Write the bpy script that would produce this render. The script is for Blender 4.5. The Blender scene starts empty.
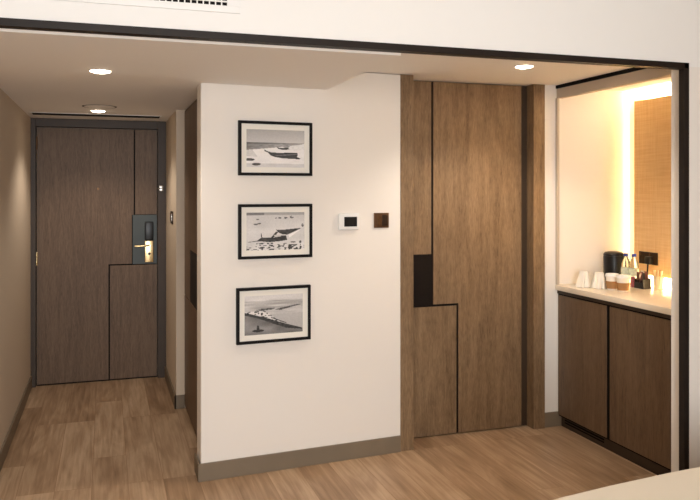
import bpy, bmesh, math, random
from mathutils import Vector, Matrix
random.seed(7)
C = bpy.context.scene.collection
PI = math.pi

# ---------------------------------------------------------------- camera
F_PX, CY_PX, YAW = 744.617, 190.73, 18.141
cam_d = bpy.data.cameras.new('camera')
cam_d.sensor_fit = 'HORIZONTAL'; cam_d.sensor_width = 36.0
cam_d.lens = 36.0 * F_PX / 700.0
cam_d.shift_y = -(250.0 - CY_PX) / 700.0
cam_d.clip_start = 0.05
cam = bpy.data.objects.new('camera', cam_d); C.objects.link(cam)
cam.location = (-0.496, -4.302, 1.62)
cam.rotation_euler = (PI / 2, 0, -math.radians(YAW))
bpy.context.scene.camera = cam

# ---------------------------------------------------------------- world, daylight, exposure
w = bpy.data.worlds.new('world'); bpy.context.scene.world = w; w.use_nodes = True
w.node_tree.nodes['Background'].inputs[0].default_value = (0.80, 0.88, 1.0, 1)
w.node_tree.nodes['Background'].inputs[1].default_value = 0.5
def area(name, loc, rot, sx, sy, power, col):
    l = bpy.data.lights.new(name, 'AREA'); l.shape = 'RECTANGLE'; l.size = sx; l.size_y = sy
    l.energy = power; l.color = col
    o = bpy.data.objects.new(name, l); C.objects.link(o); o.location = loc; o.rotation_euler = rot
    return o
# daylight coming in through the room's big window, behind the camera
area('daylight', (-0.35, -6.5, 1.55), (PI / 2, 0, 0), 1.3, 2.1, 135, (0.95, 0.975, 1.0))
vs = bpy.context.scene.view_settings
vs.view_transform = 'Standard'; vs.look = 'None'; vs.gamma = 1; vs.use_curve_mapping = False
vs.exposure = 0.5

# ---------------------------------------------------------------- helpers
def lin(c):
    return tuple(((v / 255) / 12.92 if v / 255 <= 0.04045 else ((v / 255 + 0.055) / 1.055) ** 2.4) for v in c) + (1,)

def mat(name, col, rough=0.6, metal=0.0, bump=0.0, bscale=60, var=0.0, vscale=4, emit=None, estr=0, trans=0, ior=1.45, spec=0.5):
    m = bpy.data.materials.new(name); m.use_nodes = True
    nt = m.node_tree; b = nt.nodes['Principled BSDF']
    b.inputs['Base Color'].default_value = lin(col)
    b.inputs['Roughness'].default_value = rough
    b.inputs['Metallic'].default_value = metal
    b.inputs['Specular IOR Level'].default_value = spec
    b.inputs['Transmission Weight'].default_value = trans
    b.inputs['IOR'].default_value = ior
    tc = nt.nodes.new('ShaderNodeTexCoord')
    if var > 0:
        n = nt.nodes.new('ShaderNodeTexNoise'); n.inputs['Scale'].default_value = vscale; n.inputs['Detail'].default_value = 5
        nt.links.new(tc.outputs['Object'], n.inputs['Vector'])
        r = nt.nodes.new('ShaderNodeValToRGB')
        c = lin(col)
        r.color_ramp.elements[0].position = .3; r.color_ramp.elements[1].position = .7
        r.color_ramp.elements[0].color = tuple(x * (1 - var) for x in c[:3]) + (1,)
        r.color_ramp.elements[1].color = tuple(min(1, x * (1 + var)) for x in c[:3]) + (1,)
        nt.links.new(n.outputs['Fac'], r.inputs['Fac']); nt.links.new(r.outputs['Color'], b.inputs['Base Color'])
    if bump > 0:
        n = nt.nodes.new('ShaderNodeTexNoise'); n.inputs['Scale'].default_value = bscale; n.inputs['Detail'].default_value = 4
        nt.links.new(tc.outputs['Object'], n.inputs['Vector'])
        bp = nt.nodes.new('ShaderNodeBump'); bp.inputs['Strength'].default_value = bump; bp.inputs['Distance'].default_value = 0.002
        nt.links.new(n.outputs['Fac'], bp.inputs['Height']); nt.links.new(bp.outputs['Normal'], b.inputs['Normal'])
    if emit:
        b.inputs['Emission Color'].default_value = lin(emit); b.inputs['Emission Strength'].default_value = estr
    return m

def wood(name, dark, mid, light, scale=(55, 55, 1.6), rough=0.5, detail=6, bump=0.25):
    """open-grained veneer: fine streaks along local z, faint cathedral figure"""
    m = bpy.data.materials.new(name); m.use_nodes = True
    nt = m.node_tree; b = nt.nodes['Principled BSDF']; b.inputs['Roughness'].default_value = rough
    b.inputs['Specular IOR Level'].default_value = 0.35
    tc = nt.nodes.new('ShaderNodeTexCoord')
    def noise(sc, det, dist, rough_=.6):
        mp = nt.nodes.new('ShaderNodeMapping'); mp.inputs['Scale'].default_value = sc
        nt.links.new(tc.outputs['Object'], mp.inputs['Vector'])
        n = nt.nodes.new('ShaderNodeTexNoise'); n.inputs['Scale'].default_value = 1; n.inputs['Detail'].default_value = det
        n.inputs['Distortion'].default_value = dist; n.inputs['Roughness'].default_value = rough_
        nt.links.new(mp.outputs['Vector'], n.inputs['Vector']); return n
    a = noise(scale, detail, 1.3, .75)
    c = noise((scale[0] * 3, scale[1] * 3, scale[2] * 3.5), 3, 0.5)
    d = noise((11, 11, .8), 3, 2.0)
    mx = nt.nodes.new('ShaderNodeMix'); mx.data_type = 'FLOAT'; mx.inputs[0].default_value = .42
    nt.links.new(a.outputs['Fac'], mx.inputs[2]); nt.links.new(c.outputs['Fac'], mx.inputs[3])
    mx2 = nt.nodes.new('ShaderNodeMix'); mx2.data_type = 'FLOAT'; mx2.inputs[0].default_value = .28
    nt.links.new(mx.outputs[0], mx2.inputs[2]); nt.links.new(d.outputs['Fac'], mx2.inputs[3])
    r = nt.nodes.new('ShaderNodeValToRGB')
    e = r.color_ramp.elements
    e[0].position = .36; e[0].color = lin(dark); e[1].position = .64; e[1].color = lin(light)
    k = e.new(.49); k.color = lin(mid)
    nt.links.new(mx2.outputs[0], r.inputs['Fac']); nt.links.new(r.outputs['Color'], b.inputs['Base Color'])
    bp = nt.nodes.new('ShaderNodeBump'); bp.inputs['Strength'].default_value = bump; bp.inputs['Distance'].default_value = 0.001
    nt.links.new(mx.outputs[0], bp.inputs['Height']); nt.links.new(bp.outputs['Normal'], b.inputs['Normal'])
    return m

def floor_mat():
    m = bpy.data.materials.new('oak_plank_floor'); m.use_nodes = True
    nt = m.node_tree; b = nt.nodes['Principled BSDF']; b.inputs['Roughness'].default_value = .42
    b.inputs['Specular IOR Level'].default_value = 0.35
    tc = nt.nodes.new('ShaderNodeTexCoord')
    mp = nt.nodes.new('ShaderNodeMapping'); mp.inputs['Rotation'].default_value = (0, 0, PI / 2)
    nt.links.new(tc.outputs['Object'], mp.inputs['Vector'])
    br = nt.nodes.new('ShaderNodeTexBrick'); br.inputs['Scale'].default_value = 1
    br.inputs['Brick Width'].default_value = 1.25; br.inputs['Row Height'].default_value = .19
    br.inputs['Mortar Size'].default_value = .0012; br.inputs['Mortar Smooth'].default_value = .3
    br.offset = .37; br.offset_frequency = 3
    br.inputs['Color1'].default_value = (0, 0, 0, 1); br.inputs['Color2'].default_value = (1, 1, 1, 1)
    br.inputs['Mortar'].default_value = (.5, .5, .5, 1)
    nt.links.new(mp.outputs['Vector'], br.inputs['Vector'])
    # shift the grain from plank to plank
    add = nt.nodes.new('ShaderNodeVectorMath'); add.operation = 'MULTIPLY_ADD'
    add.inputs[1].default_value = (3.1, 7.7, 0)
    nt.links.new(br.outputs['Color'], add.inputs[0]); nt.links.new(tc.outputs['Object'], add.inputs[2])
    def noise(sc, det, dist):
        q = nt.nodes.new('ShaderNodeMapping'); q.inputs['Scale'].default_value = sc
        nt.links.new(add.outputs[0], q.inputs['Vector'])
        n = nt.nodes.new('ShaderNodeTexNoise'); n.inputs['Scale'].default_value = 1; n.inputs['Detail'].default_value = det
        n.inputs['Distortion'].default_value = dist
        nt.links.new(q.outputs['Vector'], n.inputs['Vector']); return n
    a = noise((46, 2.2, 1), 6, .6); c = noise((7, 1.3, 1), 4, 1.4)
    mx = nt.nodes.new('ShaderNodeMix'); mx.data_type = 'FLOAT'; mx.inputs[0].default_value = .5
    nt.links.new(a.outputs['Fac'], mx.inputs[2]); nt.links.new(c.outputs['Fac'], mx.inputs[3])
    mx2 = nt.nodes.new('ShaderNodeMix'); mx2.data_type = 'FLOAT'; mx2.inputs[0].default_value = .17
    nt.links.new(mx.outputs[0], mx2.inputs[2]); nt.links.new(br.outputs['Color'], mx2.inputs[3])
    r = nt.nodes.new('ShaderNodeValToRGB'); e = r.color_ramp.elements
    e[0].position = .33; e[0].color = lin((138, 110, 84)); e[1].position = .66; e[1].color = lin((200, 173, 144))
    k = e.new(.5); k.color = lin((172, 143, 114))
    nt.links.new(mx2.outputs[0], r.inputs['Fac'])
    dk = nt.nodes.new('ShaderNodeMix'); dk.data_type = 'RGBA'; dk.inputs[7].default_value = lin((142, 108, 78))
    nt.links.new(br.outputs['Fac'], dk.inputs[0]); nt.links.new(r.outputs['Color'], dk.inputs[6])
    nt.links.new(dk.outputs[2], b.inputs['Base Color'])
    return m

def weave_mat():
    m = bpy.data.materials.new('woven_straw_panel'); m.use_nodes = True
    nt = m.node_tree; b = nt.nodes['Principled BSDF']; b.inputs['Roughness'].default_value = .7
    tc = nt.nodes.new('ShaderNodeTexCoord')
    def noise(sc):
        q = nt.nodes.new('ShaderNodeMapping'); q.inputs['Scale'].default_value = sc
        nt.links.new(tc.outputs['Object'], q.inputs['Vector'])
        n = nt.nodes.new('ShaderNodeTexNoise'); n.inputs['Scale'].default_value = 1; n.inputs['Detail'].default_value = 4
        nt.links.new(q.outputs['Vector'], n.inputs['Vector']); return n
    a = noise((1, 4, 90)); c = noise((1, 90, 4))
    mx = nt.nodes.new('ShaderNodeMix'); mx.data_type = 'FLOAT'; mx.inputs[0].default_value = .5
    nt.links.new(a.outputs['Fac'], mx.inputs[2]); nt.links.new(c.outputs['Fac'], mx.inputs[3])
    r = nt.nodes.new('ShaderNodeValToRGB'); e = r.color_ramp.elements
    e[0].position = .36; e[0].color = lin((226, 184, 130)); e[1].position = .62; e[1].color = lin((240, 204, 152))
    nt.links.new(mx.outputs[0], r.inputs['Fac']); nt.links.new(r.outputs['Color'], b.inputs['Base Color'])
    return m

class MB:
    """collects shapes, builds ONE mesh object"""
    def __init__(s): s.bm = bmesh.new()
    def box(s, x0, x1, y0, y1, z0, z1, bev=0, mi=0):
        t = bmesh.new(); bmesh.ops.create_cube(t, size=1)
        for v in t.verts:
            v.co = Vector(((x0 + x1) / 2 + v.co.x * (x1 - x0), (y0 + y1) / 2 + v.co.y * (y1 - y0), (z0 + z1) / 2 + v.co.z * (z1 - z0)))
        if bev: bmesh.ops.bevel(t, geom=t.edges[:], offset=bev, segments=3, profile=.5, affect='EDGES')
        for f in t.faces: f.material_index = mi
        return s.merge(t)
    def merge(s, t, M=None):
        if M is not None: bmesh.ops.transform(t, matrix=M, verts=t.verts)
        me = bpy.data.meshes.new('tmp'); t.to_mesh(me); t.free(); s.bm.from_mesh(me); bpy.data.meshes.remove(me); return s
    def prism(s, pts, axis, a, b, bev=0):
        """pts 2D outline; axis 'x','y','z' is the extrusion axis, from a to b"""
        t = bmesh.new()
        def P(p, k): return {'x': (k, p[0], p[1]), 'y': (p[0], k, p[1]), 'z': (p[0], p[1], k)}[axis]
        A = [t.verts.new(P(p, a)) for p in pts]; B = [t.verts.new(P(p, b)) for p in pts]
        t.faces.new(A); t.faces.new(B[::-1])
        n = len(pts)
        for i in range(n): t.faces.new((A[i], B[i], B[(i + 1) % n], A[(i + 1) % n]))
        bmesh.ops.recalc_face_normals(t, faces=t.faces[:])
        if bev: bmesh.ops.bevel(t, geom=t.edges[:], offset=bev, segments=2, profile=.5, affect='EDGES')
        return s.merge(t)
    def lathe(s, prof, seg=32, M=None):
        t = bmesh.new(); rings = []
        for r, z in prof:
            if r < 1e-6: rings.append([t.verts.new((0, 0, z))])
            else: rings.append([t.verts.new((r * math.cos(2 * PI * i / seg), r * math.sin(2 * PI * i / seg), z)) for i in range(seg)])
        for a, b in zip(rings, rings[1:]):
            for i in range(seg):
                j = (i + 1) % seg
                if len(a) == 1 and len(b) == 1: continue
                if len(a) == 1: t.faces.new((a[0], b[j], b[i]))
                elif len(b) == 1: t.faces.new((a[i], a[j], b[0]))
                else: t.faces.new((a[i], a[j], b[j], b[i]))
        bmesh.ops.recalc_face_normals(t, faces=t.faces[:])
        return s.merge(t, M)
    def tube(s, pts, r, seg=10):
        t = bmesh.new(); rings = []
        pts = [Vector(p) for p in pts]
        for i, p in enumerate(pts):
            d = (pts[min(i + 1, len(pts) - 1)] - pts[max(i - 1, 0)]).normalized()
            up = Vector((0, 0, 1)) if abs(d.z) < .9 else Vector((1, 0, 0))
            a = d.cross(up).normalized(); b = d.cross(a).normalized()
            rings.append([t.verts.new(p + r * (a * math.cos(2 * PI * k / seg) + b * math.sin(2 * PI * k / seg))) for k in range(seg)])
        for a, b in zip(rings, rings[1:]):
            for k in range(seg): t.faces.new((a[k], a[(k + 1) % seg], b[(k + 1) % seg], b[k]))
        t.faces.new(rings[0][::-1]); t.faces.new(rings[-1])
        bmesh.ops.recalc_face_normals(t, faces=t.faces[:])
        return s.merge(t)
    def obj(s, name, m, parent=None, smooth=False, M=None):
        if M is not None: bmesh.ops.transform(s.bm, matrix=M, verts=s.bm.verts)
        me = bpy.data.meshes.new(name); s.bm.to_mesh(me); s.bm.free()
        for k in (m if isinstance(m, (list, tuple)) else [m]): me.materials.append(k)
        if smooth:
            for p in me.polygons: p.use_smooth = True
            me.set_sharp_from_angle(angle=math.radians(38))
        o = bpy.data.objects.new(name, me); C.objects.link(o)
        if parent: o.parent = parent
        return o

def empty(name, loc, label=None, cat=None, group=None, rz=0):
    o = bpy.data.objects.new(name, None); C.objects.link(o); o.location = loc; o.rotation_euler = (0, 0, rz)
    o.empty_display_size = .05
    if label: tag(o, label, cat, group)
    return o
def tag(o, label, cat, group=None):
    o['label'] = label; o['category'] = cat
    if group: o['group'] = group
    return o
def struct(o): o['kind'] = 'structure'; return o
def off(root): return Matrix.Translation(-Vector(root.location))

# ---------------------------------------------------------------- materials
M_white = mat('white_wall_paint', (239, 233, 225), .75, bump=.12, bscale=220)
M_hall = mat('beige_hall_wall_covering', (214, 198, 178), .7, bump=.15, bscale=300)
M_ceil = mat('white_ceiling_paint', (248, 244, 239), .8, bump=.06, bscale=200)
M_bulk = mat('bulkhead_paint', (242, 240, 236), .8, bump=.06, bscale=200)
M_black = mat('black_bronze_trim', (34, 26, 21), .5, var=.15, spec=.3)
M_hdr = mat('niche_trim_shaded_taupe', (196, 182, 164), .6, var=.02)  # niche trim taupe; the header's weaker light is painted in as a darker tone
M_skirt = mat('taupe_baseboard_paint', (124, 110, 92), .5, var=.04, vscale=9)
M_floor = floor_mat()
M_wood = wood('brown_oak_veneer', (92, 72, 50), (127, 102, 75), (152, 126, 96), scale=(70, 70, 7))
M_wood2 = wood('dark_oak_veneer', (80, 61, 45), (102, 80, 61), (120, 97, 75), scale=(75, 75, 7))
M_cab = wood('cabinet_oak_veneer', (80, 61, 45), (105, 83, 62), (122, 98, 75), scale=(80, 80, 7))
M_frame = mat('brown_door_frame_stain', (60, 46, 33), .5, var=.08, vscale=12)
M_groove = mat('dark_groove_inlay', (14, 10, 8), .7, var=.1, spec=.2)
M_pull = mat('blackened_bronze_plate', (18, 12, 9), .5, var=.1, spec=.2)
M_core = M_groove
M_counter = mat('cream_stone_counter', (240, 226, 204), .25, var=.03, vscale=14)
M_frameblk = mat('black_picture_frame_lacquer', (10, 8, 8), .5, var=.1, spec=.25)
M_mat = mat('ivory_picture_mat', (240, 236, 226), .8, bump=.1, bscale=400)
M_plateslate = mat('slate_grey_lock_backplate', (72, 78, 78), .5, metal=.2, var=.05)
M_gold = mat('polished_brass', (238, 212, 160), .25, metal=1, var=.04)
M_blkplastic = mat('black_plastic', (18, 17, 18), .35, var=.08)
M_chrome = mat('satin_steel', (200, 196, 190), .25, metal=1, var=.04)
M_bronze = mat('antique_bronze_switch', (104, 76, 52), .38, metal=.75, var=.12, vscale=60)
M_bronze_d = mat('dark_bronze_switch', (62, 46, 34), .4, metal=.6, var=.1, vscale=60)
M_whplastic = mat('white_plastic', (240, 239, 236), .4, var=.01)
M_led = mat('lamp_diffuser', (255, 244, 228), .5, emit=(255, 236, 210), estr=22)
M_strip = mat('warm_led_strip', (255, 226, 170), .5, emit=(255, 214, 140), estr=25)
M_weave = weave_mat()

# ---------------------------------------------------------------- structure
H1, H2, YB, XL = 2.221, 2.345, -1.327, -1.086
ZR = 2.85; YR = -6.3; XR = 3.12
def sbox(name, m, *a, bev=0): return struct(MB().box(*a, bev=bev).obj(name, m))
sbox('floor', M_floor, XL - .1, XR + .1, YR - .1, 2.6, -.06, 0)
sbox('ceiling', M_ceil, XL - .1, XR + .1, YR - .1, YB, ZR, ZR + .1)
# lowered ceilings of the entry, hall part and (a little higher) door part
sbox('ceiling_hall', M_ceil, XL - .1, .75, YB + .1, 2.6, H1, H1 + .2)
sbox('ceiling_lobby', M_ceil, .75, XR, YB + .1, .4, H2, H2 + .1)
sbox('wall_bulkhead', M_bulk, XL, XR, YB, YB + .1, H1 + .012, ZR)
b = MB(); b.box(XL - .1, XL, YR, 2.6, 0, ZR); struct(b.obj('wall_left', M_hall))
# entrance end wall around the front door
b = MB(); b.box(XL, .4, 2.42, 2.56, 0, H1); struct(b.obj('wall_entrance', M_hall))
# hall right wall with the pillar in front of the closet
b = MB(); b.box(0, .5, 1.36, 2.42, 0, H1); struct(b.obj('wall_pillar', M_hall))
# the wall with the pictures: a slightly skewed wall, thickness behind
YW = lambda x: -.1 * (1 - x / 1.236)
b = MB(); b.prism([(0.010, YW(0)), (1.243, YW(1.243)), (1.243, .24), (.75, .24), (.12, .1), (0.006, .08), (0.006, YW(0) + .004)], 'z', 0, 2.34)
struct(b.obj('wall_pictures', M_white))
# wall behind door 2 and up to the niche
b = MB(); b.box(1.243, 2.36, .262, .38, 0, H2); b.box(2.345, 2.47, .133, .38, 0, H2); struct(b.obj('wall_lobby', M_white))
# niche shell: left side wall, back wall, right side wall, ceiling, header
b = MB(); b.box(2.458, 3.2, .129, .3, 0, H2); struct(b.obj('wall_niche_side', M_white))
b = MB(); b.box(3.06, 3.2, -1.3, .129, 0, H2); struct(b.obj('wall_niche_back', M_white))
b = MB(); b.box(2.458, 3.06, -.98, .129, 2.325, H2 - .004); struct(b.obj('ceiling_niche', M_ceil))
b = MB(); b.box(2.452, 2.50, -.98, .129, 2.256, 2.322, bev=.003); struct(b.obj('trim_niche_header', M_hdr))
b = MB(); b.box(2.446, 2.462, .108, .1325, .976, 2.256, bev=.002); struct(b.obj('trim_niche_edge', M_hdr))
b = MB(); b.box(2.446, 2.50, -.98, .129, 2.3225, H2 - .001); struct(b.obj('trim_niche_shadow_gap', M_groove))
# right wall of the bedroom, facing the camera, with the reveal into the entry
b = MB(); b.box(2.242, XR + .1, YB + .012, -1.205, 0, H2); b.box(2.44, XR, -1.205, -.98, 0, H2 - .002)
struct(b.obj('wall_right_return', M_white))
b = MB(); b.box(2.242, XR + .1, YB, YB + .012, 0, H1 + .012); struct(b.obj('wall_right_front', M_white))
b = MB(); b.box(XR, XR + .1, YR, YB, 0, ZR); struct(b.obj('wall_right', M_wood))  # unseen wall; dark veneer picked to cut the light bounced from this side
# rear wall with the big window opening
b = MB()
b.box(XL - .1, -1.0, YR - .1, YR, 0, ZR); b.box(.3, XR + .1, YR - .1, YR, 0, ZR)
b.box(-1.0, .3, YR - .1, YR, 0, .45); b.box(-1.0, .3, YR - .1, YR, 2.6, ZR)
struct(b.obj('wall_rear', M_hall))
b = MB()
for x in (-1.0, -.375, .25): b.box(x, x + .05, YR - .08, YR - .03, .45, 2.6)
for z in (.45, 2.55): b.box(-1.0, .3, YR - .08, YR - .03, z, z + .05)
struct(b.obj('window_1', M_black))

# black metal trim round the opening
b = MB(); b.box(XL, 2.236, YB - .008, YB + .045, H1, 2.250, bev=.0015); struct(b.obj('trim_1', M_black))
b = MB(); b.box(2.206, 2.236, YB - .008, YB + .03, 0, H1 + .029, bev=.0015); struct(b.obj('trim_2', M_black))

# baseboards
SK = .1
def skirt(name, p0, p1, n, t=.013):
    b = MB(); n = Vector(n + (0,)).normalized() * t
    b.prism([p0, p1, (p1[0] + n.x, p1[1] + n.y), (p0[0] + n.x, p0[1] + n.y)], 'z', 0, SK, bev=.002)
    return struct(b.obj(name, M_skirt))
skirt('baseboard_left', (XL, YR), (XL, 2.33), (1, 0))
skirt('baseboard_pillar', (0, 2.33), (0, 1.347), (-1, 0))
skirt('baseboard_pillar_front', (-.013, 1.36), (.06, 1.36), (0, -1))
skirt('baseboard_pictures', (0, YW(0)), (1.242, YW(1.242)), (-.0806, -.9967))
skirt('baseboard_return', (0, .08), (0, YW(0) - .013), (-1, 0), t=.01)
skirt('baseboard_niche', (2.352, .133), (2.487, .133), (0, -1), t=.014)
skirt('baseboard_right', (2.24, YB), (XR, YB), (0, -1))

# ---------------------------------------------------------------- entrance door (door_1)
yD = 2.385
b = MB()
b.box(XL, -1.047, 2.335, 2.42, 0, H1 - .002, bev=.002); b.box(-.070, 0, 2.335, 2.42, 0, H1 - .002, bev=.002)
b.box(-1.047, -.070, 2.337, 2.42, 2.152, H1 - .002, bev=.002)
struct(b.obj('trim_3', M_frame))
d1 = struct(MB().box(-1.044, -.073, yD + .006, yD + .034, .006, 2.148).obj('door_1', M_core))
g = .006
xg, xk, zk = -.263, -.470, .985
b = MB()
b.prism([(-1.042, .008), (xk - g, .008), (xk - g, zk + g), (xg - g - .016, zk + g), (xg - g - .016, 1.411), (xg - g, 1.411), (xg - g, 2.146), (-1.042, 2.146)], 'y', yD, yD + .006)
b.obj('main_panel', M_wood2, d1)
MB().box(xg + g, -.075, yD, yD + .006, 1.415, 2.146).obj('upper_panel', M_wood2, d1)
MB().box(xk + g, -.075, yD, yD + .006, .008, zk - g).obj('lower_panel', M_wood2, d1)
pl = MB().box(xg - .015, -.075, yD - .002, yD + .006, zk + .002, 1.411, bev=.001).obj('lock_backplate', M_plateslate, d1)
pl['label'] = 'slate grey metal backplate'
lk = MB().box(-.178, -.105, yD - .022, yD - .002, 1.19, 1.352, bev=.008).obj('card_reader', M_blkplastic, d1, True)
lk['label'] = 'black key card reader'
es = MB().box(-.178, -.105, yD - .014, yD - .002, 1.0, 1.188, bev=.004).obj('escutcheon', M_gold, d1, True)
es['label'] = 'polished brass lock plate'
b = MB(); b.lathe([(0, 0), (.011, 0), (.011, .04), (0, .04)], 20, Matrix.Translation((-.14, yD - .014, 1.148)) @ Matrix.Rotation(PI / 2, 4, 'X'))
b.tube([(-.14, yD - .05, 1.148), (-.16, yD - .054, 1.148), (-.205, yD - .052, 1.146), (-.262, yD - .046, 1.143)], .009)
h = b.obj('lever_handle', M_gold, d1, True); h['label'] = 'brass lever handle'
b = MB(); b.lathe([(0, 0), (.012, 0), (.012, .008), (.004, .009), (0, .009)], 20, Matrix.Translation((-.14, yD - .014, 1.075)) @ Matrix.Rotation(PI / 2, 4, 'X'))
b.obj('keyhole', M_blkplastic, d1, True)
b = MB(); b.lathe([(0, 0), (.011, 0), (.009, .006), (0, .006)], 20, Matrix.Translation((-.561, yD, 1.635)) @ Matrix.Rotation(PI / 2, 4, 'X'))
b.obj('peephole', M_bronze, d1, True)
for z in (1.0, 1.96):
    b = MB(); b.lathe([(0, 0), (.007, 0), (.007, .11), (0, .11)], 12, Matrix.Translation((-1.042, yD - .006, z)))
    b.obj('hinge', M_gold if z < 1.5 else M_bronze, d1, True)
b = MB(); b.box(-.06, -.025, 2.31, 2.335, 1.615, 1.665, bev=.004); b.tube([(-.04, 2.312, 1.64), (-.04, 2.298, 1.64), (-.075, 2.292, 1.64)], .006)
o = b.obj('door_guard', M_chrome, d1, True); o['label'] = 'small steel swing guard on the jamb'
b = MB(); b.box(-.066, -.045, 2.328, 2.336, 1.05, 1.15, bev=.001); b.obj('strike_plate', M_bronze_d, d1)
MB().box(-1.044, -.073, yD - .01, yD + .03, .0, .005).obj('threshold', M_groove, d1)

# ---------------------------------------------------------------- lobby door (door_2)
y2 = .19
g = .0075
b = MB(); b.prism([(1.243, YW(1.243) - .004), (1.330, -.004), (1.330, .262), (1.243, .262)], 'z', 0, H2 - .001, bev=.002)
struct(b.obj('trim_4', M_wood))
b = MB(); b.box(2.262, 2.350, .112, .262, 0, H2 - .001, bev=.002); struct(b.obj('trim_5', M_wood))
d2 = struct(MB().box(1.333, 2.259, y2 + .006, y2 + .04, .006, H2 - .004).obj('door_2', M_core))
xa, xb, zz = 1.546, 1.729, .863
b = MB(); b.prism([(xa + g, H2 - .006), (2.214, H2 - .006), (2.214, .008), (xb + g, .008), (xb + g, zz + g), (xa + g, zz + g)], 'y', y2, y2 + .006)
b.obj('main_panel', M_wood, d2)
b = MB(); b.prism([(1.335, .866), (1.397, .866), (1.397, 1.203), (xa - g, 1.203), (xa - g, H2 - .006), (1.335, H2 - .006)], 'y', y2, y2 + .006)
b.obj('upper_panel', M_wood, d2)
b = MB(); b.prism([(1.335, .008), (xb - g, .008), (xb - g, zz - g), (1.397, zz - g), (1.397, .8655), (1.335, .8655)], 'y', y2, y2 + .006)
b.obj('lower_panel', M_wood, d2)
b = MB(); b.box(1.400, xa - .002, y2 - .001, y2 + .006, .862, 1.201, bev=.001)
o = b.obj('pull_plate', M_pull, d2); o['label'] = 'black rectangular pull plate'
MB().box(2.218, 2.259, y2 + .004, y2 + .0061, .008, H2 - .006).obj('painted_shadow_strip', M_frame, d2)  # dark strip painted in as the shadow beside the right jamb

# ---------------------------------------------------------------- closet door in the hall (door_3)
xc3 = .06
b = MB(); b.box(xc3 + .006, xc3 + .04, .10, 1.36, .02, H1 - .006)
d3 = struct(b.obj('door_3', M_core))
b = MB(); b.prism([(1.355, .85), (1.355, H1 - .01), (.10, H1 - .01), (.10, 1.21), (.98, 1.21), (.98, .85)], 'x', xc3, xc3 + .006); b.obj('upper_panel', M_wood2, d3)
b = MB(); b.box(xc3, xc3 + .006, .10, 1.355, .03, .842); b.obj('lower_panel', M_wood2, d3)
b = MB(); b.box(xc3 + .001, xc3 + .006, .10, .975, .852, 1.205); o = b.obj('pull_plate', M_pull, d3); o['label'] = 'dark pull plate'
sbox('wall_closet', M_hall, .11, .5, .10, 1.36, 0, H1)

# ---------------------------------------------------------------- minibar cabinet
cab = empty('minibar_cabinet', (2.46, -.42, 0), 'low brown oak veneer cabinet with two plain doors under the niche counter', 'cabinet')
T = off(cab)
b = MB(); b.box(2.4635, 3.055, -.975, .125, .075, .932); b.obj('carcass', M_groove, cab, M=T)
for (a, c) in ((-.403, .118), (-.955, -.433)):
    MB().box(2.458, 2.4625, a, c, .084, .905, bev=.001).obj('door', M_cab, cab, M=T)
MB().box(2.456, 2.4633, -.975, .125, 0.914, .937).obj('top_rail', M_frame, cab, M=T)
kp = MB().box(2.488, 2.52, -.975, .125, 0, .074).obj('plinth', M_frame, cab, M=T)
b = MB()
for z in (.03, .047): b.box(2.484, 2.489, -.34, .08, z, z + .008)
o = b.obj('vent_slot', M_groove, kp)
o.matrix_parent_inverse = Matrix.Identity(4); o.data.transform(T)

ct = MB().box(2.440, 3.058, -.978, .127, .938, .975, bev=.003).obj('countertop', M_counter, None, True)
tag(ct, 'cream stone countertop in the lit niche over the brown minibar cabinet', 'countertop')

# woven backlit panel
wp = empty('backlit_wall_panel', (3.0, -.45, 1.06), 'tan woven panel glowing at its edges on the niche back wall', 'wall panel')
T = off(wp)
MB().box(3.000, 3.012, -.93, .012, 1.047, 2.243, bev=.001).obj('woven_face', M_weave, wp, M=T)
MB().box(3.0115, 3.016, -.932, .014, 1.045, 2.245).obj('edge_banding', M_frame, wp, M=T)
MB().box(3.016, 3.059, -.85, -.07, 1.11, 2.16).obj('standoff', M_whplastic, wp, M=T)
b = MB(); b.box(3.020, 3.034, -.066, -.056, 1.11, 2.16); b.box(3.020, 3.034, -.85, -.066, 2.164, 2.174); b.box(3.020, 3.034, -.85, -.066, 1.098, 1.108)
st = b.obj('led_strip', M_strip, wp, M=T)
def strip_light(loc, rot, sx, sy, pw):
    l = area('led_glow', loc, rot, sx, sy, pw, (1.0, .76, .44)); l.parent = wp
    l.location = Vector(loc) - Vector(wp.location); return l
strip_light((3.027, -.052, 1.65), (0, PI / 2, PI / 2), 1.05, .012, 46)      # faces +y, to the side wall gap
strip_light((3.027, -.46, 2.180), (PI, 0, 0), .012, .8, 24)                  # faces up
strip_light((3.027, -.46, 1.092), (0, 0, 0), .012, .8, 24)                   # faces down

sk = empty('power_socket', (2.994, -.135, 1.16), 'dark double power socket low on the tan woven niche panel', 'socket')
T = off(sk)
MB().box(2.991, 2.9995, -.226, -.048, 1.122, 1.205, bev=.002).obj('faceplate', M_bronze_d, sk, M=T)
for y in (-.092, -.182):
    b = MB()
    for dy, dz in ((0, .016), (-.012, -.01), (.012, -.01)): b.box(2.9895, 2.992, y + dy - .003, y + dy + .003, 1.16 + dz - .005, 1.16 + dz + .005)
    b.obj('outlet', M_blkplastic, sk, M=T)
    MB().box(2.988, 2.992, y + .02, y + .032, 1.178, 1.196, bev=.001).obj('rocker', M_bronze, sk, M=T)
pg = empty('plug_and_cord', (2.97, -.165, 1.15), 'black plug and cord hanging from the niche socket to the counter', 'plug')
T = off(pg)
MB().box(2.955, 2.989, -.196, -.145, 1.125, 1.178, bev=.008).obj('plug', M_blkplastic, pg, True, M=T)
MB().tube([(2.968, -.165, 1.13), (2.966, -.164, 1.08), (2.967, -.168, 1.03), (2.972, -.16, .99), (2.98, -.13, .981), (3.00, -.05, .981), (3.03, .06, .981)], .005).obj('cord', M_blkplastic, pg, True, M=T)

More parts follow.
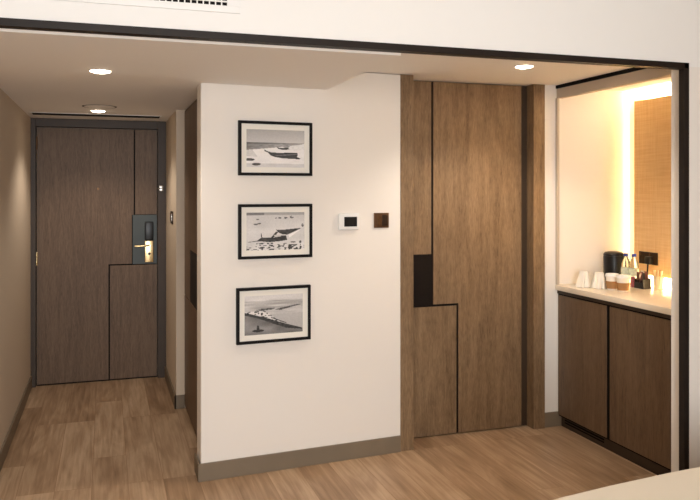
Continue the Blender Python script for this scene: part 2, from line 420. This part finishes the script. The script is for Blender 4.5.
# ---------------------------------------------------------------- things on the counter
ZC = .9755
cn = empty('beverage_canister', (2.845, .030, ZC), 'tall black rounded canister at the back of the niche counter', 'canister')
MB().lathe([(0, 0), (.060, 0), (.065, .006), (.068, .03), (.069, .19), (.067, .196), (0, .196)], 40).obj('body', M_blkplastic, cn, True)
MB().lathe([(.0675, .1965), (.069, .199), (.068, .208), (.058, .220), (.034, .226), (0, .227)], 40).obj('lid', M_blkplastic, cn, True)
MB().tube([(.062, -.008, .185), (.082, -.016, .18), (.090, -.020, .15), (.088, -.020, .10), (.064, -.012, .075)], .007).obj('handle', M_blkplastic, cn, True)

M_pet = mat('clear_water_bottle', (236, 244, 240), .06, trans=.92, ior=1.33, var=.01)
M_cap = mat('blue_bottle_cap', (40, 60, 150), .4, var=.05)
M_label = mat('white_green_bottle_label', (214, 224, 206), .5, var=.25, vscale=60)
def bottle():
    r = empty('water_bottle', (0, 0, 0))
    MB().lathe([(0, .002), (.022, 0), (.029, .004), (.030, .03), (.0285, .05), (.030, .07), (.030, .13), (.0285, .15), (.026, .165), (.014, .192), (.012, .196), (.012, .205), (0, .205)], 28).obj('body', M_pet, r, True)
    MB().lathe([(.0306, .075), (.0308, .076), (.0308, .125), (.0306, .126)], 28).obj('bottle_label', M_label, r, True)
    MB().lathe([(0, .203), (.0145, .203), (.015, .205), (.015, .219), (.0135, .222), (0, .222)], 24).obj('cap', M_cap, r, True)
    return r
def copy_tree(o, parent=None):
    c = o.copy(); C.objects.link(c)
    if parent: c.parent = parent
    for ch in [k for k in bpy.data.objects if k.parent == o]: copy_tree(ch, c)
    return c
b1 = bottle(); b1.location = (2.850, -.092, ZC)
tag(b1, 'clear water bottle with blue cap standing directly beside the black canister', 'bottle', 'water bottles on the niche counter')
b2 = copy_tree(b1); b2.location = (2.862, -.158, ZC)
tag(b2, 'clear water bottle with blue cap farther from the canister, behind the sachets', 'bottle', 'water bottles on the niche counter')

M_paper = mat('white_paper_cup', (244, 238, 228), .6, var=.02)
M_sleeve = mat('brown_corrugated_sleeve', (168, 122, 76), .8, var=.08, vscale=40, bump=.3, bscale=150)
def cup():
    r = empty('paper_cup', (0, 0, 0))
    MB().lathe([(0, .002), (.026, 0), (.028, .002), (.0385, .100), (.0400, .104), (.0395, .106), (.037, .104), (0, .103)], 32).obj('body', M_paper, r, True)
    MB().lathe([(.0300, .010), (.0310, .010), (.0375, .066), (.0365, .066)], 32).obj('sleeve', M_sleeve, r, True)
    MB().lathe([(.0395, .100), (.0415, .102), (.0415, .108), (.0390, .112), (.0375, .120), (.035, .121), (.033, .117), (0, .117)], 32).obj('lid', M_whplastic, r, True)
    return r
c1 = cup(); c1.location = (2.642, -.218, ZC); c1.scale = (1.08, 1.08, .86)
tag(c1, 'white takeaway cup with brown sleeve, next to the paper-wrapped cups', 'cup', 'takeaway cups on the niche counter')
c2 = copy_tree(c1); c2.location = (2.652, -.314, ZC); c2.scale = (1.08, 1.08, .86)
tag(c2, 'white takeaway cup with brown sleeve, nearer the colourful sachets', 'cup', 'takeaway cups on the niche counter')

# cups wrapped in crumpled white paper, laid upside down: a pleated skirt of paper over the cup
M_wrap = mat('crumpled_white_paper', (238, 232, 220), .7, bump=.5, bscale=120, var=.03)
def wrapped(seed, lean):
    rnd = random.Random(seed); t = bmesh.new(); seg, rows = 44, 9; rings = []
    ph = [rnd.uniform(0, 6.28) for _ in range(4)]
    for j in range(rows):
        f = j / (rows - 1); z = .104 * (1 - f)
        base = .030 + .016 * f
        ring = []
        for i in range(seg):
            a = 2 * PI * i / seg
            amp = .001 + .006 * f
            r = base + amp * math.sin(7 * a + ph[0]) + amp * .6 * math.sin(11 * a + ph[1] + 2 * f) + .002 * f * math.sin(17 * a + ph[2])
            ring.append(t.verts.new((r * math.cos(a) + lean * f * .03, r * math.sin(a), max(z + .003 * f * math.sin(5 * a + ph[3]), .0008))))
        rings.append(ring)
    top = t.verts.new((0, 0, .1055))
    for i in range(seg): t.faces.new((rings[0][i], rings[0][(i + 1) % seg], top))
    for a, c in zip(rings, rings[1:]):
        for i in range(seg): t.faces.new((a[i], c[i], c[(i + 1) % seg], a[(i + 1) % seg]))
    t.faces.new(rings[-1][::-1])
    bmesh.ops.recalc_face_normals(t, faces=t.faces[:])
    b = MB(); b.merge(t); return b
o = wrapped(3, -.3).obj('wrapped_cup', M_wrap, None, True); o.location = (2.556, -.040, ZC); o.rotation_euler.z = .4
tag(o, 'crumpled white paper-wrapped cup at the far left end of the counter', 'wrapped cup', 'paper wrapped cups')
o = wrapped(8, .2).obj('wrapped_cup', M_wrap, None, True); o.location = (2.600, -.140, ZC); o.rotation_euler.z = 1.4
tag(o, 'crumpled white paper-wrapped cup beside the brown-sleeved cups', 'wrapped cup', 'paper wrapped cups')

# sachet holder with its sachets
hd = empty('sachet_holder', (2.872, -.222, ZC), 'small dark open box holding tea and coffee sachets', 'holder')
b = MB()
b.box(-.03, .03, -.052, .038, 0, .003); b.box(-.03, -.027, -.052, .038, .003, .040); b.box(.027, .03, -.052, .038, .003, .07)
b.box(-.027, .027, -.052, -.049, .003, .062); b.box(-.027, .027, .035, .038, .003, .062)
b.obj('box', M_blkplastic, hd)
for y in (-.02, .01): MB().box(-.0268, .0268, y, y + .002, .003, .055).obj('divider', M_blkplastic, hd)
def sachet(dx, dy, h, wd, tilt, col, label, z0=.004, rz=0):
    m = mat('sachet_paper', col, .45, var=.08, vscale=90)
    b = MB(); t = bmesh.new(); bmesh.ops.create_grid(t, x_segments=6, y_segments=8, size=.5)
    vs_ = t.verts[:]
    for v in vs_:
        x, y = v.co.x, v.co.y; th = .0035 * max(0, 1 - (2 * x) ** 2) * max(0, 1 - (2 * y) ** 4)
        v.co = Vector((x * wd, th, (y + .5) * h))
    r = bmesh.ops.duplicate(t, geom=t.faces[:] + t.edges[:] + t.verts[:])
    for v in [q for q in r['geom'] if isinstance(q, bmesh.types.BMVert)]: v.co.y = -v.co.y - .0002
    bmesh.ops.recalc_face_normals(t, faces=t.faces[:])
    b.merge(t)
    b_h = 1.12
    o = b.obj('sachet', m, None, True); o.scale = (1, 1, b_h); o.location = (2.872 + dx, -.222 + dy, ZC + z0); o.rotation_euler = (0, tilt, PI / 2 + rz)
    tag(o, label, 'sachet', 'sachets around the dark holder'); return o
sachet(-.012, .017, .090, .030, .04, (92, 54, 40), 'dark brown sachet in the holder, on the left')
sachet(-.012, -.008, .094, .028, -.05, (120, 70, 66), 'dusty red sachet in the middle of the holder')
sachet(-.012, -.034, .090, .028, .05, (70, 60, 54), 'charcoal sachet at the right of the holder')
sachet(.008, .004, .100, .030, .0, (228, 214, 200), 'white sachet in the back row of the holder')
sachet(.008, -.030, .098, .030, .0, (150, 84, 72), 'rust red sachet in the back row of the holder')
sachet(-.014, .064, .062, .036, .0, (206, 58, 84), 'pink sachet leaning outside the holder by the bottles', z0=.001)
gl = empty('stirrer_tumbler', (2.925, -.318, ZC), 'cream tumbler full of wrapped stirrers right of the sachets', 'tumbler')
MB().lathe([(0, 0), (.026, 0), (.028, .003), (.034, .085), (.032, .085), (.026, .006), (0, .006)], 28).obj('glass', mat('cream_translucent_tumbler', (246, 234, 202), .5, var=.02), gl, True)
M_str = mat('cream_paper_stick', (246, 232, 196), .6, var=.04)
SL = ['leaning left', 'at the back', 'at the right front', 'leaning to the front', 'leaning right', 'at the left back']
for k, (x, y, tx, ty) in enumerate([(-.012, .0, .1, .03), (.0, .012, -.05, .12), (.01, -.008, -.08, -.1), (-.004, -.013, .05, -.14), (.012, .008, .02, .1), (-.01, .01, .0, .16)]):
    b = MB(); b.box(-.005, .005, -.0015, .0015, 0, .118, bev=.001)
    o = b.obj('paper_stirrer', M_str); o.location = (2.925 + x, -.318 + y, ZC + .008); o.rotation_euler = (ty * -.9, tx, k * .1)
    tag(o, 'cream paper-wrapped stirrer in the tumbler, the one ' + SL[k], 'stirrer', 'wrapped stirrers in the tumbler')

# ---------------------------------------------------------------- pictures
def seg_noise():
    tbl = {}
    def h(i, j, s):
        k = (i * 73856093) ^ (j * 19349663) ^ (s * 83492791)
        k = (k ^ (k >> 13)) * 1274126177 & 0xffffffff
        return (k & 0xffff) / 65535
    def n(x, y, s=1):
        i, j = math.floor(x), math.floor(y); fx, fy = x - i, y - j
        fx = fx * fx * (3 - 2 * fx); fy = fy * fy * (3 - 2 * fy)
        return (h(i, j, s) * (1 - fx) + h(i + 1, j, s) * fx) * (1 - fy) + (h(i, j + 1, s) * (1 - fx) + h(i + 1, j + 1, s) * fx) * fy
    return n
NZ = seg_noise()
def inpoly(x, y, P):
    c = False; n = len(P); j = n - 1
    for i in range(n):
        if (P[i][1] > y) != (P[j][1] > y) and x < (P[j][0] - P[i][0]) * (y - P[i][1]) / (P[j][1] - P[i][1]) + P[i][0]: c = not c
        j = i
    return c
def ell(x, y, cx, cy, a, b, rot=0):
    dx, dy = x - cx, y - cy; c, s = math.cos(rot), math.sin(rot)
    return ((dx * c + dy * s) / a) ** 2 + ((-dx * s + dy * c) / b) ** 2 < 1
def art_beach(u, v):          # u 0..1 left-right, v 0..1 top-down ; returns grey 0..255
    n = NZ(u * 30, v * 60, 1); s = 225
    if v < .34: s = 165 + 22 * v / .34 + 10 * u
    elif v < .345 + .2 * (1 - u) ** .7: s = 118 + 60 * u + 28 * NZ(u * 20, v * 70, 2) - (26 if v < .38 else 0)
    else: s = 214 + 12 * NZ(u * 7, v * 12, 3)
    if .54 < v < .72 and u < .10 + .5 * (v - .54): s = 190 + 20 * n
    if v > .9: s -= 18
    boat = [(.30, .52), (.34, .56), (.42, .60), (.56, .61), (.76, .60), (.88, .605), (.885, .66), (.87, .71), (.93, .75), (.92, .775), (.80, .765), (.62, .755), (.48, .72), (.41, .68), (.37, .61), (.31, .57)]
    if inpoly(u, v, boat): s = 42 + 70 * NZ(u * 9, v * 45, 4) + (40 if .655 < v - .03 * math.sin(u * 5) < .68 else 0)
    if inpoly(u, v, [(.52, .45), (.57, .48), (.70, .47), (.74, .50), (.70, .52), (.60, .52), (.54, .50)]): s = 60 + 40 * n
    if inpoly(u, v, [(.62, .38), (.76, .40), (.72, .48), (.64, .47)]): s = 140 + 40 * n
    if .44 < v < .52 and u > .74: s = 205 + 20 * n
    if ell(u, v, .05, .80, .09, .035): s = 60 + 50 * n
    if ell(u, v, .17, .92, .075, .035, -.05): s = 50 + 60 * n
    return s + 8 * (NZ(u * 90, v * 60, 9) - .5)
def art_boats(u, v):
    n = NZ(u * 30, v * 40, 11); s = 186 + 14 * NZ(u * 4, v * 6, 12) + 12 * v
    if v < .07: s = 168 - 30 * (u < .3)
    for cx, cy, a, b in ((.51, .16, .02, .02), (.57, .15, .03, .02), (.67, .15, .035, .025), (.78, .13, .035, .035), (.19, .18, .025, .015), (.16, .31, .04, .02), (.22, .29, .03, .02), (.97, .35, .02, .05)):
        if ell(u, v, cx, cy, a, b) and n > .35: s = 75 + 60 * n
    if inpoly(u, v, [(.02, .775), (.18, .745), (.21, .71), (.26, .66), (.29, .665), (.42, .665), (.50, .52), (.56, .50), (.46, .68), (.55, .62), (.68, .62), (.70, .74), (.60, .765), (.40, .79), (.22, .76), (.03, .785)]): s = 48 + 60 * NZ(u * 25, v * 30, 13)
    if inpoly(u, v, [(.50, .46), (.60, .47), (.92, .43), (.94, .44), (.78, .55), (.70, .60), (.62, .59), (.55, .54)]): s = 55 + 55 * NZ(u * 30, v * 16, 14)
    if inpoly(u, v, [(.72, .61), (.90, .48), (.93, .47), (.74, .68)]): s = 232
    if inpoly(u, v, [(.245, .55), (.26, .55), (.265, .66), (.245, .66)]): s = 85
    if inpoly(u, v, [(.46, .60), (.56, .60), (.60, .64), (.50, .66)]): s = 190
    if .80 < v < .84 and .17 < u < .48 and n > .4: s = 100
    if v > .86 and n * (.6 + .4 * NZ(u * 14, v * 8, 15)) > .52: s = 80
    for cx, cy, a, b in ((.03, .97, .02, .02), (.27, .94, .06, .03), (.37, .93, .04, .025), (.54, .90, .045, .05), (.67, .85, .04, .03), (.80, .80, .05, .02), (.82, .89, .03, .03), (.93, .80, .02, .04)):
        if ell(u, v, cx, cy, a, b) and n > .3: s = 50 + 90 * n
    return s + 10 * (NZ(u * 90, v * 60, 9) - .5)
def art_harbour(u, v):
    n = NZ(u * 34, v * 44, 21); s = 186 - 12 * v
    if v < .14: s = 212 - 18 * NZ(u * 4, v * 14, 22)
    elif v < .34: s = 150 + 50 * NZ(u * 3.5, v * 22, 23)
    elif v < .5: s = 176 + 20 * NZ(u * 5, v * 26, 24)
    pier = lambda x: .43 + .47 * x
    if v > pier(u): s = 116 + 40 * NZ(u * 5, v * 7, 25)
    if .4 < v < pier(u) + .02 and u < .72 and v > .38 + .1 * abs(u - .3) and (u < .25 + .9 * (v - .3)) : s = 205 - 120 * (n > .56)
    if inpoly(u, v, [(.18, .37), (.30, .34), (.52, .33), (.50, .37), (.30, .40)]): s = 84 + 60 * n
    if inpoly(u, v, [(.50, .38), (.62, .34), (.92, .27), (.98, .28), (.80, .34), (.62, .40)]): s = 76 + 60 * n
    if inpoly(u, v, [(.0, .42), (.10, .46), (.40, .60), (.72, .77), (.98, .89), (.99, .93), (.72, .88), (.48, .74), (.22, .58), (.0, .49)]): s = 46 + 60 * n
    if abs(v - (.3 + .62 * u)) < .012 and .45 < u < .72: s = 95
    if ell(u, v, .23, .90, .10, .035): s = 55
    if inpoly(u, v, [(.215, .76), (.24, .76), (.26, .90), (.20, .90)]): s = 62
    return s + 10 * (NZ(u * 90, v * 60, 9) - .5)
def art_mat():
    m = bpy.data.materials.new('black_and_white_print'); m.use_nodes = True
    nt = m.node_tree; b = nt.nodes['Principled BSDF']; b.inputs['Roughness'].default_value = .5
    a = nt.nodes.new('ShaderNodeVertexColor'); a.layer_name = 'print'
    nt.links.new(a.outputs['Color'], b.inputs['Base Color']); return m
M_art = art_mat()
def picture(x0, x1, z0, z1, art, label):
    xm = (x0 + x1) / 2; ang = math.atan2(.1 / 1.236, 1)
    root = empty('picture_frame', (xm, YW(xm) - .0005, (z0 + z1) / 2), label, 'picture', 'framed photographs in a column', rz=ang)
    W_, H_ = (x1 - x0) / 2 / math.cos(ang), (z1 - z0) / 2; fr = .0165; d = .024
    b = MB()
    b.prism([(-W_, -H_), (W_, -H_), (W_ - fr, -H_ + fr), (-W_ + fr, -H_ + fr)], 'y', -d, 0, bev=.001)
    b.prism([(-W_, H_), (W_, H_), (W_ - fr, H_ - fr), (-W_ + fr, H_ - fr)], 'y', -d, 0, bev=.001)
    b.prism([(-W_, -H_), (-W_, H_), (-W_ + fr, H_ - fr), (-W_ + fr, -H_ + fr)], 'y', -d, 0, bev=.001)
    b.prism([(W_, -H_), (W_, H_), (W_ - fr, H_ - fr), (W_ - fr, -H_ + fr)], 'y', -d, 0, bev=.001)
    b.obj('frame', M_frameblk, root)
    mx, mz = .047, .048
    iw, ih = W_ - mx, H_ - mz
    b = MB()      # passe-partout with a real window
    for (a, c, e, f) in ((-W_ + fr, W_ - fr, ih, H_ - fr), (-W_ + fr, W_ - fr, -H_ + fr, -ih), (-W_ + fr, -iw, -ih, ih), (iw, W_ - fr, -ih, ih)):
        b.box(a, c, -.015, -.012, e, f)
    b.obj('mat_board', M_mat, root)
    NX, NY = 168, 104
    me = bpy.data.meshes.new('print'); vv = []; ff = []
    for j in range(NY + 1):
        for i in range(NX + 1): vv.append((-iw + 2 * iw * i / NX, -.0115, ih - 2 * ih * j / NY))
    for j in range(NY):
        for i in range(NX):
            k = j * (NX + 1) + i; ff.append((k, k + NX + 1, k + NX + 2, k + 1))
    me.from_pydata(vv, [], ff)
    ca = me.color_attributes.new('print', 'FLOAT_COLOR', 'POINT')
    buf = []
    for j in range(NY + 1):
        for i in range(NX + 1):
            s = art(i / NX, j / NY); s = max(8, min(246, 230 + (s - 210) * 1.38 if s > 95 else s * .72)); l = lin((s, s * .985, s * .975)); buf += l
    ca.data.foreach_set('color', buf)
    me.materials.append(M_art); o = bpy.data.objects.new('print', me); C.objects.link(o); o.parent = root
    MB().box(-W_ + .004, W_ - .004, -.010, -.001, -H_ + .004, H_ - .004).obj('backing_board', M_frameblk, root)
    return root
picture(.215, .656, 1.707, 2.019, art_beach, 'black framed photo of a long wooden boat on a beach, topmost picture')
picture(.215, .656, 1.230, 1.543, art_boats, 'black framed photo of boats with raised bow, middle picture')
picture(.204, .646, .747, 1.067, art_harbour, 'black framed photo of a harbour pier from above, lowest picture')

# ---------------------------------------------------------------- thermostat and switches
ang = math.atan2(.1 / 1.236, 1)
th = empty('thermostat', (.892, YW(.892) - .0005, 1.434), 'white rounded thermostat with black screen on the white wall', 'thermostat', rz=ang)
MB().box(-.069, .069, -.022, 0, -.051, .051, bev=.010).obj('housing', M_whplastic, th, True)
o = MB().box(-.034, .049, -.0245, -.0215, -.029, .029, bev=.001).obj('screen', M_blkplastic, th); o['label'] = 'black screen'
sw = empty('light_switch', (1.111, YW(1.111) - .0005, 1.438), 'square bronze light switch between thermostat and brown door', 'switch', rz=ang)
MB().box(-.050, .050, -.008, 0, -.046, .046, bev=.002).obj('faceplate', M_bronze, sw, True)
MB().box(-.034, .001, -.011, -.008, -.033, .033, bev=.001).obj('rocker', M_bronze, sw, True)
MB().box(.003, .040, -.011, -.008, -.033, .033, bev=.001).obj('rocker', M_bronze_d, sw, True)
hs = empty('light_switch', (-.0005, 1.70, 1.41), 'bronze hall light switch on the side wall by the entrance door', 'switch')
MB().box(-.009, 0, -.085, .085, -.048, .048, bev=.002).obj('faceplate', M_bronze_d, hs, True)
for y in (-.042, .042): MB().box(-.013, -.009, y - .03, y + .03, -.03, .03, bev=.001).obj('rocker', M_chrome if y < 0 else M_bronze, hs, True)

# ---------------------------------------------------------------- ceiling fittings
def downlight(x, y, z, label, power, col=(1.0, .87, .73), spot=130):
    r = empty('downlight', (x, y, z), label, 'ceiling light', 'recessed round downlights')
    MB().lathe([(.050, -.0005), (.056, -.0005), (.058, -.0015), (.055, -.003), (.051, -.003), (.050, -.002)], 40).obj('trim_ring', M_whplastic, r, True)
    MB().lathe([(0, -.012), (.03, -.010), (.0485, -.004), (.0495, -.001), (0, -.001)], 40).obj('diffuser', M_led, r)
    l = bpy.data.lights.new('downlight_beam', 'SPOT'); l.energy = power; l.color = col; l.spot_size = math.radians(spot); l.spot_blend = .6; l.shadow_soft_size = .04
    o = bpy.data.objects.new('downlight_beam', l); C.objects.link(o); o.parent = r; o.location = (0, 0, -.045)
    return r
downlight(-.523, -.365, H1, 'round recessed downlight over the hall, the one nearer the camera', 13)
downlight(-.552, 1.61, H1, 'round recessed downlight in front of the entrance door', 16)
downlight(1.82, -.495, H2, 'round recessed downlight over the lobby in front of the tall brown door', 30)
sp = empty('ceiling_disc', (-.54, 1.30, H1), 'flat round pale ceiling disc just in front of the far downlight', 'ceiling disc')
MB().lathe([(.0, -.004), (.098, -.004), (.104, -.003), (.105, -.0005), (0, -.0005)], 48).obj('disc', M_ceil, sp, True)
MB().lathe([(.1055, -.002), (.118, -.002), (.119, -.0003), (.1055, -.0003)], 48).obj('shadow_ring', M_frame, sp)
sd = empty('slot_diffuser', (-.54, 1.955, H1), 'long narrow dark air slot in the ceiling by the entrance door', 'air vent')
b = MB(); b.box(-.50, .46, -.085, .085, -.003, -.0004); b.obj('slot', M_groove, sd)
b = MB(); b.box(-.51, .47, -.091, -.085, -.0032, -.0004); b.box(-.51, .47, .085, .091, -.0032, -.0004); b.box(-.51, -.50, -.085, .085, -.0032, -.0004); b.box(.46, .47, -.085, .085, -.0032, -.0004)
b.obj('frame', M_whplastic, sd)
b = MB(); b.box(-.50, .46, -.002, .002, -.0045, -.003); b.obj('blade', M_groove, sd)

gr = empty('air_grille', (-.42, YB, 2.45), 'white rectangular air grille with dark slots on the white bulkhead', 'air vent')
b = MB(); x0, x1, z0, z1 = -.46, .435, -.122, .20
b.box(x0, x1, -.010, -.0005, z0, z0 + .028, bev=.002); b.box(x0, x1, -.010, -.0005, z1 - .028, z1, bev=.002)
b.box(x0, x0 + .05, -.010, -.0005, z0 + .028, z1 - .028); b.box(x1 - .05, x1, -.010, -.0005, z0 + .028, z1 - .028)
b.obj('frame', M_whplastic, gr)
MB().box(x0 + .05, x1 - .05, -.003, -.0005, z0 + .028, z1 - .028).obj('core', M_groove, gr)
b = MB()
z = z0 + .041
while z < z1 - .03: b.box(x0 + .05, x1 - .05, -.009, -.003, z, z + .006); z += .019
x = x0 + .05
while x < x1 - .05: b.box(x, x + .005, -.007, -.003, z0 + .028, z1 - .028); x += .024
b.obj('blades', M_whplastic, gr)

# ---------------------------------------------------------------- bed (only a corner reaches the picture)
bed = empty('bed', (1.95, -3.05, 0), 'bed with a smooth white sheet, its corner low at the right', 'bed')
T = off(bed)
M_sheet = mat('white_cotton_sheet', (240, 230, 212), .8, bump=.25, bscale=25, var=.015)
MB().box(.93, 3.08, -3.93, -2.17, .06, .30, bev=.02).obj('base', mat('brown_upholstered_bed_base', (92, 76, 62), .8, bump=.3, bscale=200), bed, M=T)
b = MB(); b.prism([(.842, -3.97), (.842, -2.185), (.862, -2.162), (.955, -2.142), (1.162, -2.111), (1.461, -2.076), (1.8, -2.052), (3.08, -2.04), (3.08, -3.97)], 'z', .30, .60)
mt = b.obj('mattress', M_sheet, bed, True, M=T)
bv = mt.modifiers.new('round', 'BEVEL'); bv.width = .03; bv.segments = 5; bv.limit_method = 'ANGLE'; bv.angle_limit = 1.2
for yy in (-3.5, -2.6):
    MB().box(2.62, 3.08, yy - .34, yy + .34, .602, .74, bev=.06).obj('pillow', M_sheet, bed, True, M=T)
MB().box(XR - .035, XR - .002, -4.05, -2.0, .2, 1.25, bev=.01).obj('headboard', M_wood, bed, M=T)
